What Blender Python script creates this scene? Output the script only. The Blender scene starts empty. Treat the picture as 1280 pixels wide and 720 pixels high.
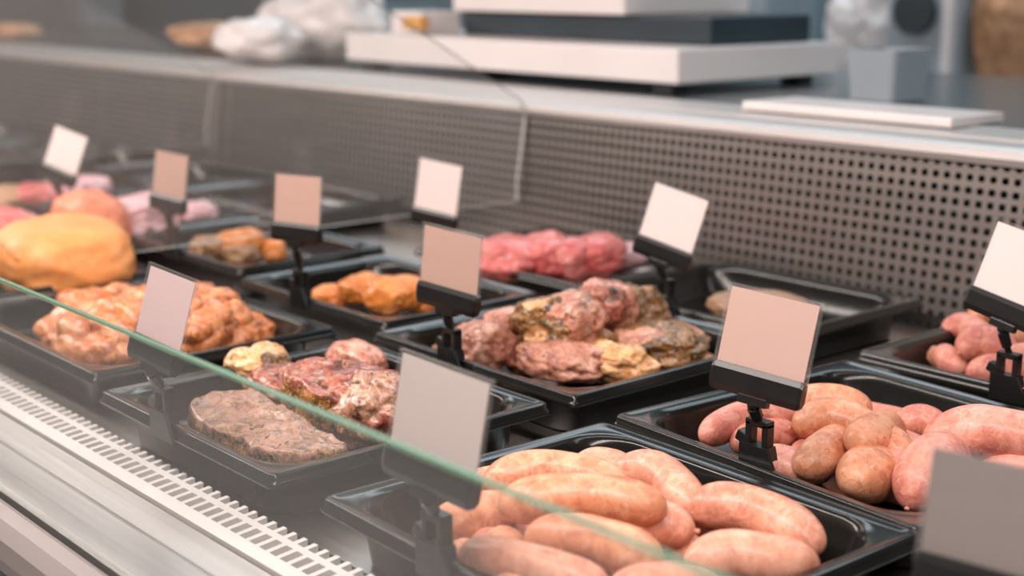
import bpy, bmesh, math, random
import numpy as np
from mathutils import Vector, Matrix, noise
random.seed(7)
C = bpy.context.scene.collection
PI = math.pi

# ------------------------------------------------------------------ camera
FPX = 1742.0; CX, CY = 640, 360
H = 0.35
PITCH = math.atan(386/FPX)
YAW = math.atan(1545/math.hypot(FPX, 386))
AZ = np.array([-math.cos(YAW), math.sin(YAW), 0])
RT = np.array([math.sin(YAW), math.cos(YAW), 0])
FW = AZ*math.cos(PITCH) + np.array([0, 0, -math.sin(PITCH)])
UP = np.cross(RT, FW)
def ray(x, y): return FW + RT*(x-CX)/FPX - UP*(y-CY)/FPX
def at(x, y, z):
    r = ray(x, y); p = r*((z-H)/r[2]) + np.array([0, 0, H]); return Vector(p)
def atY(x, y, Y):
    r = ray(x, y); p = r*(Y/r[1]) + np.array([0, 0, H]); return Vector(p)
def proj(P):
    d = np.array(P) - np.array([0, 0, H]); z = d@FW
    return CX+FPX*(d@RT)/z, CY-FPX*(d@UP)/z

cam = bpy.data.cameras.new('camera'); co = bpy.data.objects.new('camera', cam); C.objects.link(co)
co.matrix_world = Matrix(((RT[0], UP[0], -FW[0], 0), (RT[1], UP[1], -FW[1], 0), (RT[2], UP[2], -FW[2], H), (0, 0, 0, 1)))
cam.sensor_width = 36; cam.lens = 36*FPX/1280
cam.clip_start = 0.02
cam.dof.use_dof = True; cam.dof.focus_distance = 1.06; cam.dof.aperture_fstop = 4.2
bpy.context.scene.camera = co

# ------------------------------------------------------------------ materials
def newmat(name):
    m = bpy.data.materials.new(name); m.use_nodes = True
    nt = m.node_tree; b = nt.nodes['Principled BSDF']
    return m, nt, b
def N(nt, t, **kw):
    n = nt.nodes.new(t)
    for k, v in kw.items():
        if k in n.inputs: n.inputs[k].default_value = v
        else: setattr(n, k, v)
    return n
def coords(nt, rnd=True):
    tc = N(nt, 'ShaderNodeTexCoord')
    if not rnd: return tc.outputs['Object']
    oi = N(nt, 'ShaderNodeObjectInfo')
    mul = N(nt, 'ShaderNodeMath', operation='MULTIPLY'); mul.inputs[1].default_value = 7.3
    nt.links.new(oi.outputs['Random'], mul.inputs[0])
    ad = N(nt, 'ShaderNodeVectorMath', operation='ADD')
    nt.links.new(tc.outputs['Object'], ad.inputs[0]); nt.links.new(mul.outputs[0], ad.inputs[1])
    return ad.outputs[0]
def noise_n(nt, co_, scale, detail=3, rough=.5, dist=0):
    n = N(nt, 'ShaderNodeTexNoise'); n.inputs['Scale'].default_value = scale
    n.inputs['Detail'].default_value = detail; n.inputs['Roughness'].default_value = rough
    n.inputs['Distortion'].default_value = dist
    nt.links.new(co_, n.inputs['Vector']); return n.outputs['Fac']
def ramp(nt, fac, stops):
    r = N(nt, 'ShaderNodeValToRGB'); e = r.color_ramp.elements
    while len(e) < len(stops): e.new(.5)
    for i, (p, c) in enumerate(stops):
        e[i].position = p; e[i].color = (*c, 1) if len(c) == 3 else c
    nt.links.new(fac, r.inputs[0]); return r.outputs[0]
def mixc(nt, fac, a, b):
    m = N(nt, 'ShaderNodeMix', data_type='RGBA')
    if isinstance(fac, (int, float)): m.inputs[0].default_value = fac
    else: nt.links.new(fac, m.inputs[0])
    for i, v in ((6, a), (7, b)):
        if isinstance(v, tuple): m.inputs[i].default_value = (*v, 1)
        else: nt.links.new(v, m.inputs[i])
    return m.outputs[2]
def bump(nt, b, fac, strength, dist=.002):
    bp = N(nt, 'ShaderNodeBump'); bp.inputs['Strength'].default_value = strength; bp.inputs['Distance'].default_value = dist
    nt.links.new(fac, bp.inputs['Height']); nt.links.new(bp.outputs[0], b.inputs['Normal'])
def simple(name, col, rough=.5, metal=0, spec=.5, coat=0, var=0, vscale=6):
    m, nt, b = newmat(name)
    b.inputs['Base Color'].default_value = (*col, 1); b.inputs['Roughness'].default_value = rough
    b.inputs['Metallic'].default_value = metal; b.inputs['Specular IOR Level'].default_value = spec
    b.inputs['Coat Weight'].default_value = coat
    if var:
        f = noise_n(nt, coords(nt), vscale, 4)
        lo = tuple(c*(1-var) for c in col); hi = tuple(min(1, c*(1+var)) for c in col)
        nt.links.new(ramp(nt, f, [(.3, lo), (.7, hi)]), b.inputs['Base Color'])
    return m
def steel(name, col, rough, stretch=(1, 40, 40)):
    m, nt, b = newmat(name)
    b.inputs['Metallic'].default_value = 1
    tc = N(nt, 'ShaderNodeTexCoord'); mp = N(nt, 'ShaderNodeMapping'); mp.inputs['Scale'].default_value = stretch
    nt.links.new(tc.outputs['Object'], mp.inputs[0])
    f = noise_n(nt, mp.outputs[0], 6, 4)
    nt.links.new(ramp(nt, f, [(.3, tuple(c*.88 for c in col)), (.7, col)]), b.inputs['Base Color'])
    mr = N(nt, 'ShaderNodeMapRange'); mr.inputs[3].default_value = rough*.8; mr.inputs[4].default_value = rough*1.25
    nt.links.new(f, mr.inputs[0]); nt.links.new(mr.outputs[0], b.inputs['Roughness'])
    return m

M = {}
M['tray'] = simple('black_melamine', (.011, .011, .010), .17, spec=.38, var=.2, vscale=30)
M['plastic'] = simple('black_plastic', (.010, .010, .010), .32, var=.2, vscale=60)
M['deck'] = steel('deck_steel', (.50, .46, .43), .38)
M['panel'] = steel('perforated_steel', (.34, .31, .29), .42)
M['ledge'] = steel('ledge_steel', (.58, .54, .52), .42)
M['ledge'].node_tree.nodes['Principled BSDF'].inputs['Metallic'].default_value = .6
M['worktop'] = steel('shaded_worktop_steel', (.34, .36, .37), .24)  # darker than the ledge: shade around the machine is put into this colour
M['front'] = steel('front_steel', (.76, .735, .72), .42)
M['grille'] = simple('white_enamel', (.66, .635, .62), .3, coat=.3, var=.03)
M['dark'] = simple('dark_cavity', (.02, .02, .02), .7, var=.2)
M['bumper'] = simple('grey_brown_bumper', (.22, .19, .18), .35, var=.05)
M['navy'] = simple('dark_blue_steel', (.02, .035, .045), .4, var=.2)
M['white'] = simple('white_enamelled_metal', (.80, .74, .72), .35, var=.03)
M['bluegrey'] = simple('blue_grey_metal', (.33, .38, .42), .4, var=.08)
M['rubber'] = simple('black_rubber', (.02, .02, .022), .6, var=.2)
M['polythene'] = simple('white_polythene', (.80, .74, .72), .3, var=.05)
M['yellow'] = simple('yellow_plastic', (.65, .33, .08), .4, var=.1)
M['tile'] = simple('teal_grey_wall_paint', (.24, .30, .32), .5, var=.12, vscale=1.2)
M['floor'] = simple('light_grey_vinyl_floor', (.55, .52, .50), .45, var=.1, vscale=3)
M['bread'] = simple('brown_crust', (.50, .26, .13), .6, var=.3, vscale=25)

def card_mat(name, col):
    m, nt, b = newmat(name)
    f = noise_n(nt, coords(nt), 120, 3)
    nt.links.new(ramp(nt, f, [(.3, tuple(c*.98 for c in col)), (.7, col)]), b.inputs['Base Color'])
    b.inputs['Roughness'].default_value = .5
    return m
M['card_white'] = card_mat('white_card', (.92, .80, .77))
M['card_tan'] = card_mat('tan_card', (.56, .37, .30))
M['card_beige'] = card_mat('beige_card', (.60, .42, .36))
M['card_grey'] = card_mat('grey_card', (.58, .51, .48))
M['card_mauve'] = card_mat('mauve_grey_card', (.60, .46, .45))
M['card_dark'] = card_mat('dark_grey_card', (.27, .235, .22))

def glassy(name, tint, refl, haze, hazecol=(.9, .85, .82), rough=.03):
    m = bpy.data.materials.new(name); m.use_nodes = True; nt = m.node_tree; nt.nodes.clear()
    out = N(nt, 'ShaderNodeOutputMaterial')
    tr = N(nt, 'ShaderNodeBsdfTransparent'); tr.inputs[0].default_value = (*tint, 1)
    gl = N(nt, 'ShaderNodeBsdfGlossy'); gl.inputs['Roughness'].default_value = rough
    fr = N(nt, 'ShaderNodeFresnel'); fr.inputs[0].default_value = 1.45
    mu = N(nt, 'ShaderNodeMath', operation='MULTIPLY'); mu.inputs[1].default_value = refl
    nt.links.new(fr.outputs[0], mu.inputs[0])
    ge = N(nt, 'ShaderNodeNewGeometry'); iv = N(nt, 'ShaderNodeMath', operation='SUBTRACT'); iv.inputs[0].default_value = 1
    nt.links.new(ge.outputs['Backfacing'], iv.inputs[1])
    mb = N(nt, 'ShaderNodeMath', operation='MULTIPLY'); nt.links.new(mu.outputs[0], mb.inputs[0]); nt.links.new(iv.outputs[0], mb.inputs[1]); mu = mb
    mx = N(nt, 'ShaderNodeMixShader'); nt.links.new(mu.outputs[0], mx.inputs[0])
    nt.links.new(tr.outputs[0], mx.inputs[1]); nt.links.new(gl.outputs[0], mx.inputs[2])
    df = N(nt, 'ShaderNodeBsdfDiffuse'); df.inputs[0].default_value = (*hazecol, 1)
    tl = N(nt, 'ShaderNodeBsdfTranslucent'); tl.inputs[0].default_value = (*hazecol, 1)
    ad = N(nt, 'ShaderNodeMixShader'); ad.inputs[0].default_value = .5
    nt.links.new(df.outputs[0], ad.inputs[1]); nt.links.new(tl.outputs[0], ad.inputs[2])
    m2 = N(nt, 'ShaderNodeMixShader')
    # haze mixed into the glass, slightly uneven, standing in for reflected surroundings
    f = noise_n(nt, coords(nt, False), 5, 3)
    mr = N(nt, 'ShaderNodeMapRange'); mr.inputs[3].default_value = haze*.8; mr.inputs[4].default_value = haze*1.2
    nt.links.new(f, mr.inputs[0]); nt.links.new(mr.outputs[0], m2.inputs[0])
    nt.links.new(mx.outputs[0], m2.inputs[1]); nt.links.new(ad.outputs[0], m2.inputs[2])
    nt.links.new(m2.outputs[0], out.inputs[0])
    return m
M['glass'] = glassy('front_glass', (.97, .98, .97), 1.0, .075)
M['pane'] = glassy('divider_glass', (.97, .975, .97), .8, .045)
M['pane_edge'] = simple('highlight_glass_edge', (.42, .43, .41), .35, coat=.3, var=.05)  # pale base colour carries the highlight along the divider edges
M['sleeve'] = glassy('clear_sleeve', (.985, .985, .985), 1.0, .03)
M['glass_edge'] = simple('green_glass_edge', (.13, .23, .15), .25, coat=.4, var=.05)

def meat(name, stops, scale=40, rough=.34, coat=.45, sss=.06, bumpk=.42, fl=None, flscale=160, flthr=.62, detail=5, dist=.6, sheen=None):
    m, nt, b = newmat(name)
    c = coords(nt)
    f = noise_n(nt, c, scale, detail, .55, dist)
    f2 = noise_n(nt, c, scale*4.5, 4, .6, .8)
    mxf = N(nt, 'ShaderNodeMath', operation='MULTIPLY_ADD'); mxf.inputs[1].default_value = .45
    m3 = N(nt, 'ShaderNodeMath', operation='MULTIPLY'); m3.inputs[1].default_value = .55
    nt.links.new(f, m3.inputs[0]); nt.links.new(f2, mxf.inputs[0]); nt.links.new(m3.outputs[0], mxf.inputs[2])
    col = ramp(nt, mxf.outputs[0], stops)
    if fl:
        for k, fc in enumerate(fl):
            g = noise_n(nt, c, flscale*(1+.45*k), 3, .6, 1.0+k)
            msk = ramp(nt, g, [(flthr-.03, (0, 0, 0)), (flthr+.05, (1, 1, 1))])
            col = mixc(nt, msk, col, fc)
    nt.links.new(col, b.inputs['Base Color'])
    b.inputs['Roughness'].default_value = rough
    b.inputs['Coat Weight'].default_value = coat; b.inputs['Coat Roughness'].default_value = .18
    b.inputs['Subsurface Weight'].default_value = sss
    b.inputs['Subsurface Radius'].default_value = (1.0, .35, .2); b.inputs['Subsurface Scale'].default_value = .008
    h = noise_n(nt, c, scale*3, 6, .65)
    bump(nt, b, h, bumpk, .003)
    return m
# sausage skins
def sausage_mat(name, lo, mid, hi):
    m, nt, b = newmat(name)
    c = coords(nt)
    f = noise_n(nt, c, 30, 5, .62, .8)
    col = ramp(nt, f, [(.34, lo), (.47, mid), (.64, hi)])
    g = noise_n(nt, c, 95, 4, .65, 1.2)
    msk = ramp(nt, g, [(.50, (0, 0, 0)), (.66, (.55, .55, .55))])
    col = mixc(nt, msk, col, tuple(min(.9, x*1.12+.05) for x in hi))
    g2 = noise_n(nt, c, 150, 4, .6, .8)
    msk2 = ramp(nt, g2, [(.52, (0, 0, 0)), (.68, (.6, .6, .6))])
    col = mixc(nt, msk2, col, (lo[0]*.85, lo[1]*.75, lo[2]*.7))
    nt.links.new(col, b.inputs['Base Color'])
    b.inputs['Roughness'].default_value = .46; b.inputs['Coat Weight'].default_value = .16; b.inputs['Coat Roughness'].default_value = .2
    b.inputs['Subsurface Weight'].default_value = .08; b.inputs['Subsurface Radius'].default_value = (1, .35, .2); b.inputs['Subsurface Scale'].default_value = .005
    bump(nt, b, noise_n(nt, c, 120, 5, .6), .35, .002)
    return m
M['saus'] = sausage_mat('pale_sausage_skin', (.50, .185, .115), (.65, .275, .18), (.76, .39, .27))
M['saus_o'] = sausage_mat('orange_sausage_skin', (.48, .165, .08), (.65, .26, .135), (.76, .39, .235))
M['saus_p'] = sausage_mat('pink_sausage_skin', (.52, .15, .115), (.66, .235, .165), (.78, .36, .275))
M['steak'] = meat('grilled_pork', [(.32, (.08, .035, .015)), (.43, (.26, .12, .065)), (.53, (.44, .215, .155)), (.66, (.56, .33, .22))], 50, fl=[(.04, .03, .01), (.55, .36, .16)], flscale=110, flthr=.60)
M['steak_herb'] = meat('herb_crusted_pork', [(.36, (.015, .010, .003)), (.45, (.09, .038, .010)), (.54, (.27, .115, .032)), (.68, (.50, .24, .10))], 55, fl=[(.028, .018, .006), (.60, .34, .12)], flscale=120, flthr=.58)
M['steak_red'] = meat('red_pork', [(.36, (.04, .008, .006)), (.45, (.20, .04, .025)), (.54, (.40, .115, .075)), (.68, (.58, .25, .16))], 45, fl=[(.04, .025, .008), (.55, .34, .16)], flscale=90, flthr=.60)
M['pork_pink'] = meat('pale_pink_pork', [(.34, (.24, .07, .05)), (.45, (.48, .17, .12)), (.54, (.68, .31, .21)), (.68, (.82, .51, .37))], 50, fl=[(.22, .07, .04), (.60, .36, .18)], flscale=120, flthr=.60)
M['fat'] = meat('golden_fat', [(.32, (.36, .13, .04)), (.46, (.68, .33, .12)), (.56, (.82, .49, .24)), (.68, (.88, .62, .38))], 55, fl=[(.24, .08, .03)], flscale=120, flthr=.60)
M['orange'] = meat('orange_marinade', [(.32, (.26, .045, .012)), (.44, (.52, .14, .04)), (.54, (.70, .27, .11)), (.68, (.80, .44, .24))], 50, fl=[(.16, .03, .01), (.78, .34, .08)], flscale=70, flthr=.60, coat=.4)
M['bright_orange'] = meat('bright_orange_marinade', [(.3, (.62, .14, .02)), (.5, (.84, .27, .05)), (.68, (.90, .44, .20))], 25, coat=.3)
M['rawpink'] = meat('raw_red_meat', [(.3, (.36, .04, .04)), (.48, (.60, .12, .11)), (.66, (.76, .28, .24))], 22, coat=.3, detail=3)
M['chicken'] = meat('golden_chicken_skin', [(.3, (.74, .22, .06)), (.5, (.82, .31, .09)), (.7, (.86, .40, .16))], 9, coat=.05, detail=3, bumpk=.2, rough=.6)
M['chicken_red'] = meat('red_chicken_skin', [(.3, (.66, .10, .05)), (.5, (.78, .20, .10)), (.7, (.82, .34, .18))], 14, coat=.1, detail=3, rough=.5)
M['lilac'] = meat('pale_lilac_fat', [(.3, (.66, .32, .34)), (.5, (.74, .44, .47)), (.7, (.82, .56, .58))], 20, coat=.2, detail=3)
M['tan'] = meat('tan_breaded_meat', [(.3, (.26, .12, .06)), (.5, (.44, .24, .13)), (.7, (.58, .36, .22))], 35, coat=.1)

# ------------------------------------------------------------------ helpers
def obj(name, bm, mats, parent=None, smooth=False, loc=None):
    me = bpy.data.meshes.new(name)
    bmesh.ops.recalc_face_normals(bm, faces=bm.faces[:])
    bm.to_mesh(me); bm.free()
    if not isinstance(mats, (list, tuple)): mats = [mats]
    for m in mats: me.materials.append(m)
    if smooth:
        for p in me.polygons: p.use_smooth = True
    o = bpy.data.objects.new(name, me); C.objects.link(o)
    if parent: o.parent = parent
    if loc is not None: o.location = loc
    return o
def tag(o, label, cat, group=None):
    o['label'] = label; o['category'] = cat
    if group: o['group'] = group
    return o
def thing(name, label, cat, loc=(0, 0, 0), group=None):
    o = bpy.data.objects.new(name, None); C.objects.link(o); o.location = loc; o.empty_display_size = .02
    return tag(o, label, cat, group)
def struct(o):
    o['kind'] = 'structure'; return o
def add_box(bm, x0, x1, y0, y1, z0, z1, bev=0, mat=0, M4=None):
    r = bmesh.ops.create_cube(bm, size=1)
    vs = r['verts']
    for v in vs:
        v.co = Vector(((x0+x1)/2+v.co.x*(x1-x0), (y0+y1)/2+v.co.y*(y1-y0), (z0+z1)/2+v.co.z*(z1-z0)))
    fs = list({f for v in vs for f in v.link_faces})
    if bev:
        es = list({e for v in vs for e in v.link_edges})
        g = bmesh.ops.bevel(bm, geom=es, offset=bev, segments=2, profile=.6, affect='EDGES')
        fs = [f for f in set(g['faces']) | {f for f in fs if f.is_valid}]
        vs = list({v for f in fs for v in f.verts})
    for f in fs: f.material_index = mat
    if M4 is not None:
        for v in vs: v.co = M4 @ v.co
    return vs
def box(name, x0, x1, y0, y1, z0, z1, mat, parent=None, bev=.001):
    bm = bmesh.new(); add_box(bm, x0, x1, y0, y1, z0, z1, bev); return obj(name, bm, mat, parent)
def loft(bm, rings, cap0=True, cap1=True, mat=0, closed=True):
    vr = [[bm.verts.new(p) for p in r] for r in rings]
    n = len(vr[0])
    for a, b in zip(vr, vr[1:]):
        for i in range(n if closed else n-1):
            f = bm.faces.new((a[i], a[(i+1) % n], b[(i+1) % n], b[i])); f.material_index = mat
    if cap0: bm.faces.new(vr[0][::-1]).material_index = mat
    if cap1: bm.faces.new(vr[-1]).material_index = mat
    return vr
def tube(bm, pts, rad, n=10):
    pts = [Vector(p) for p in pts]; rings = []
    up = Vector((0, 0, 1))
    for i, p in enumerate(pts):
        d = (pts[min(i+1, len(pts)-1)]-pts[max(i-1, 0)]).normalized()
        a = d.cross(up)
        if a.length < .1: a = d.cross(Vector((1, 0, 0)))
        a.normalize(); b = d.cross(a)
        r = rad[i] if isinstance(rad, (list, tuple)) else rad
        rings.append([p+a*math.cos(t)*r+b*math.sin(t)*r for t in (2*PI*k/n for k in range(n))])
    loft(bm, rings)

# ------------------------------------------------------------------ display case
DZ = -.046           # deck height; tray rims lie at z = 0
X0, X1 = -5.6, .25   # extent of the counter
case = thing('display_counter', 'long steel refrigerated serve-over counter with perforated back and low front glass', 'display counter', (0, 0, DZ))
def cobj(name, bm, m, **k): 
    o = obj(name, bm, m, case, **k); o.location = (0, 0, -DZ); return o
bm = bmesh.new(); add_box(bm, X0, X1, .505, 1.47, DZ-.012, DZ, 0)
cobj('deck', bm, M['deck'])
# perforated back wall: one sheet with real holes, leaning back a little
def perforated(x0, x1, y0, z0, y1, z1, pitch=.0145):
    bm = bmesh.new()
    L = math.hypot(y1-y0, z1-z0); nx = int((x1-x0)/pitch); nz = int(L/pitch)
    r = pitch*.28; mg = (L-nz*pitch)/2
    def P(u, v, d=0): 
        s = v/L; return Vector((x0+u, y0+(y1-y0)*s+d, z0+(z1-z0)*s))
    cache = {}
    def cv(i, j):
        k = (i, j)
        if k not in cache: cache[k] = bm.verts.new(P(i*pitch, mg+j*pitch))
        return cache[k]
    for i in range(nx):
        for j in range(nz):
            cx_, cz_ = (i+.5)*pitch, mg+(j+.5)*pitch
            inner = [bm.verts.new(P(cx_+dx*r*1.0, cz_+dz*r*1.0)) for dx, dz in ((-1, -.6), (-.6, -1), (.6, -1), (1, -.6), (1, .6), (.6, 1), (-.6, 1), (-1, .6))]
            c00, c10, c11, c01 = cv(i, j), cv(i+1, j), cv(i+1, j+1), cv(i, j+1)
            bm.faces.new((c00, c10, inner[2], inner[1])); bm.faces.new((c10, inner[3], inner[2]))
            bm.faces.new((c10, c11, inner[4], inner[3])); bm.faces.new((c11, inner[5], inner[4]))
            bm.faces.new((c11, c01, inner[6], inner[5])); bm.faces.new((c01, inner[7], inner[6]))
            bm.faces.new((c01, c00, inner[0], inner[7])); bm.faces.new((c00, inner[1], inner[0]))
    # plain borders top and bottom
    W = nx*pitch
    bm.faces.new([bm.verts.new(P(u, v)) for u, v in ((W, 0), (x1-x0, 0), (x1-x0, L), (W, L))])
    for a, b in ((0, mg), (L-mg, L)):
        bm.faces.new([bm.verts.new(P(u, v)) for u, v in ((0, a), (W, a), (W, b), (0, b))])
    return bm
YB, YT, ZT = 1.385, 1.405, .158
edges = [X0, -3.05, -2.47, atY(658, 160, 1.40).x, X1]
for a, b in zip(edges, edges[1:]):
    cobj('perforated_back_panel', perforated(a+.0003, b-.0003, YB, DZ-.004, YT, ZT), M['panel'])
bm = bmesh.new(); add_box(bm, X0, X1, YT+.020, YT+.024, DZ, ZT); cobj('air_duct_backing', bm, M['dark'])
# steel ledge over the back wall: rounded lip, groove, flat top
bm = bmesh.new()
prof = [(1.398, .150), (1.396, .158), (1.400, .166), (1.410, .170), (1.452, .171), (1.455, .167), (1.462, .167), (1.465, .172), (1.56, .174), (1.56, .10), (1.43, .10), (1.43, .150)]
loft(bm, [[Vector((x, y, z)) for y, z in prof] for x in (X0, X1)])
cobj('top_ledge', bm, M['ledge'])
bm = bmesh.new(); add_box(bm, X0, X1, 1.561, 2.42, .10, .1735, .001); cobj('staff_worktop', bm, M['worktop'])
xs = atY(266, 160, 1.39).x
bm = bmesh.new(); loft(bm, [[Vector((xs+a, YB-.004+(YT-YB)*t+b, DZ+(ZT-DZ)*t)) for a, b in ((-.016, 0), (.016, 0), (.016, .004), (-.016, .004))] for t in (0, 1)]); cobj('panel_joint_strip', bm, M['deck'])
# slotted front air grille
def grille():
    bm = bmesh.new(); p = .0137; th = .0015
    ys = [.456, .4680, .4825, .4885, .4975, .503]   # rim | slot | rib | half slot | back edge
    zt = lambda y: DZ + .002 + (y-.456)*.10
    n = int((X1-X0)/p); w = .0088
    def slab(xa, xb, ya, yb):
        r = bmesh.ops.create_cube(bm, size=1)
        for v in r['verts']:
            y = ya if v.co.y < 0 else yb
            v.co = Vector((xa if v.co.x < 0 else xb, y, zt(y)+(th if v.co.z > 0 else -th*4)))
    slab(X0, X1, ys[0], ys[1]); slab(X0, X1, ys[2], ys[3])
    for i in range(n):
        x = X0+i*p
        slab(x, x+p-w, ys[1], ys[2]); slab(x+.004, x+.004+p-w, ys[3], ys[4])
    return bm
cobj('air_grille', grille(), M['grille'])
bm = bmesh.new(); add_box(bm, X0, X1, .457, .506, DZ-.05, DZ-.045); cobj('grille_channel', bm, M['dark'])
# stepped steel front and rounded bumper
bm = bmesh.new()
prof = [(.455, DZ+.001), (.4545, DZ-.004), (.4525, DZ-.004), (.452, DZ+.002), (.4245, DZ), (.4235, DZ-.003), (.4215, DZ-.003), (.4205, DZ), (.385, DZ-.001), (.381, DZ-.002), (.3795, DZ-.003), (.3795, DZ-.06), (.455, DZ-.06)]
loft(bm, [[Vector((x, y, z)) for y, z in prof] for x in (X0, X1)])
cobj('front_steel_panel', bm, M['front'])
bm = bmesh.new()
prof = [(.3685, DZ-.004), (.3675, DZ+.003), (.363, DZ+.005), (.352, DZ+.003), (.342, DZ-.004), (.337, DZ-.014), (.336, DZ-.022), (.3685, DZ-.022)]
loft(bm, [[Vector((x, y, z)) for y, z in prof] for x in (X0, X1)])
cobj('bumper_rail', bm, M['bumper'], smooth=False)
bm = bmesh.new(); add_box(bm, X0, X1, .345, 2.40, -.90, -.12); add_box(bm, X0, X1, .345, .369, -.121, DZ-.023); cobj('counter_body', bm, M['navy'])
bm = bmesh.new(); add_box(bm, X0, X1, .375, .505, -.12, DZ-.0505); cobj('inner_trough', bm, M['dark'])
bm = bmesh.new(); add_box(bm, X0, X1, .505, 2.40, -.12, DZ-.0125); cobj('insulation', bm, M['dark'])
# low front glass
GY = .373; GT = .35*(1-GY/.6)
bm = bmesh.new(); 
vs = add_box(bm, X0, X1, GY, GY+.006, DZ-.02, GT)
for f in bm.faces:
    if f.calc_center_median().z > GT-.0005: f.material_index = 1
bmesh.ops.bevel(bm, geom=[e for e in bm.edges if all(v.co.z > GT-.001 for v in e.verts) and abs(e.verts[0].co.x-e.verts[1].co.x) > 1], offset=.001, segments=2, affect='EDGES', material=1)
cobj('front_glass', bm, [M['glass'], M['glass_edge']])

# clear side dividers whose top edge slopes up towards the customer
def divider(X):
    p1 = (1.404, .176); p2 = (1.166, .300)
    k = (p2[0]-p1[0])/(p2[1]-p1[1])
    pts = [(.62, .020), (1.384, .020), (1.384, .05), (1.400, .145), (1.392, .172), p2, (p1[0]+k*(.56-p1[1]), .56), (.50, .60), (.50, .14)]
    bm = bmesh.new(); loft(bm, [[Vector((x, y, z)) for y, z in pts] for x in (X-.003, X+.003)])
    bmesh.ops.recalc_face_normals(bm, faces=bm.faces[:])
    for f in bm.faces:
        if abs(f.normal.x) < .5: f.material_index = 1
    return bm
XD1 = atY(656, 150, 1.40).x; XD2 = atY(266, 150, 1.40).x
for X in (XD1, XD2): cobj('glass_divider', divider(X), [M['pane'], M['pane_edge']])

# ------------------------------------------------------------------ trays
def rrect(x0, x1, y0, y1, r, z, n=7):
    pts = []
    for cx_, cy_, a0 in ((x1-r, y1-r, 0), (x0+r, y1-r, PI/2), (x0+r, y0+r, PI), (x1-r, y0+r, 1.5*PI)):
        for k in range(n+1):
            a = a0+k*PI/2/n; pts.append(Vector((cx_+r*math.cos(a), cy_+r*math.sin(a), z)))
    return pts
def tray(x0, x1, y0, y1, label, rot=0, group='black display trays'):
    w, d = x1-x0, y1-y0; hw, hd = w/2, d/2
    def R(ins, r, z): return rrect(-hw+ins, hw-ins, -hd+ins, hd-ins, r, z)
    bm = bmesh.new()
    B = -.0445
    rings = [R(.020, .030, B), R(.018, .032, B+.002), R(.014, .034, -.012), R(.0045, .008, -.0110),  # body outside, underside of rim
             R(.0005, .007, -.0105), R(0, .007, -.0085), R(.0012, .007, -.0068), R(.0022, .007, -.0050),
             R(.0026, .0065, -.0012), R(.0042, .006, 0), R(.0065, .006, -.0002), R(.0085, .008, -.0014),
             R(.012, .030, -.0016), R(.0145, .040, -.0022), R(.0165, .040, -.0045), R(.018, .040, -.010), R(.024, .036, -.034), R(.028, .033, -.0385), R(.034, .028, -.040), R(.06, .02, -.040)]
    loft(bm, rings)
    o = obj('display_tray', bm, M['tray'], smooth=True, loc=((x0+x1)/2, (y0+y1)/2, 0))
    o.rotation_euler.z = math.radians(rot)
    return tag(o, label, 'tray', group)
TR = dict(
 T1=(-.775, -.468, .490, .763, 'black tray of plump pale sausages, nearest the viewer behind the low front glass', -1.5),
 T2=(-.768, -.460, .768, 1.060, 'black tray of knotted sausages behind the nearest sausage tray', -4.5),
 T3=(-.767, -.462, 1.100, 1.368, 'black tray of pink sausages at the right against the perforated back', 0),
 A=(-1.120, -.832, .490, .767, 'black tray holding herbed pork steaks beside the nearest sausage tray, cut by the glass edge', 0),
 B=(-1.133, -.832, .790, 1.082, 'black tray holding herb-crusted pork pieces in the middle of the counter', 0),
 Cc=(-1.162, -.849, 1.100, 1.352, 'black tray with one tan piece of meat behind the herb-crusted pork', 0),
 D=(-1.530, -1.172, .508, .778, 'black tray of orange marinated chunks at the front left', 0),
 E=(-1.455, -1.155, .822, 1.045, 'black tray with bright orange pieces behind the marinated chunks', 0),
 F=(-1.475, -1.155, 1.100, 1.352, 'black tray of raw red meat against the perforated back', 0),
 G=(-1.830, -1.500, .850, 1.078, 'small black tray with tan orange pieces left of the bright orange tray', 0),
 Hh=(-1.880, -1.552, .508, .775, 'black tray under the large golden joint at the far left', 0),
 I=(-2.190, -1.860, .850, 1.080, 'black tray with the lilac fat piece behind the golden joint', 0),
 J=(-2.560, -2.230, .850, 1.080, 'far black tray with pale pieces, under the upper-left card', 0),
 K=(-2.520, -2.190, 1.110, 1.355, 'empty black tray in the far left corner by the perforated back', 0),
 L=(-2.240, -1.905, .508, .775, 'black tray with a pink joint cut off by the left picture edge', 0),
 O=(-2.160, -1.830, 1.110, 1.355, 'black tray at the back wall, second from the far left', 0),
 P=(-.430, -.130, .600, .760, 'black tray corner behind the dark card at the lower right', 0),
)
for i_, x_ in enumerate((-2.90, -3.24, -3.58)):
    TR['Q%d' % i_] = (x_, x_+.33, .850, 1.080, 'dark tray far along the counter behind the pink joint', 0)
for i_, x_ in enumerate((-2.86, -3.20, -3.54, -3.88)):
    TR['R%d' % i_] = (x_, x_+.325, 1.110, 1.355, 'empty black tray against the perforated back on the far left stretch', 0)
TO = {k: tray(*v[:5], rot=v[5]) for k, v in TR.items()}

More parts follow.
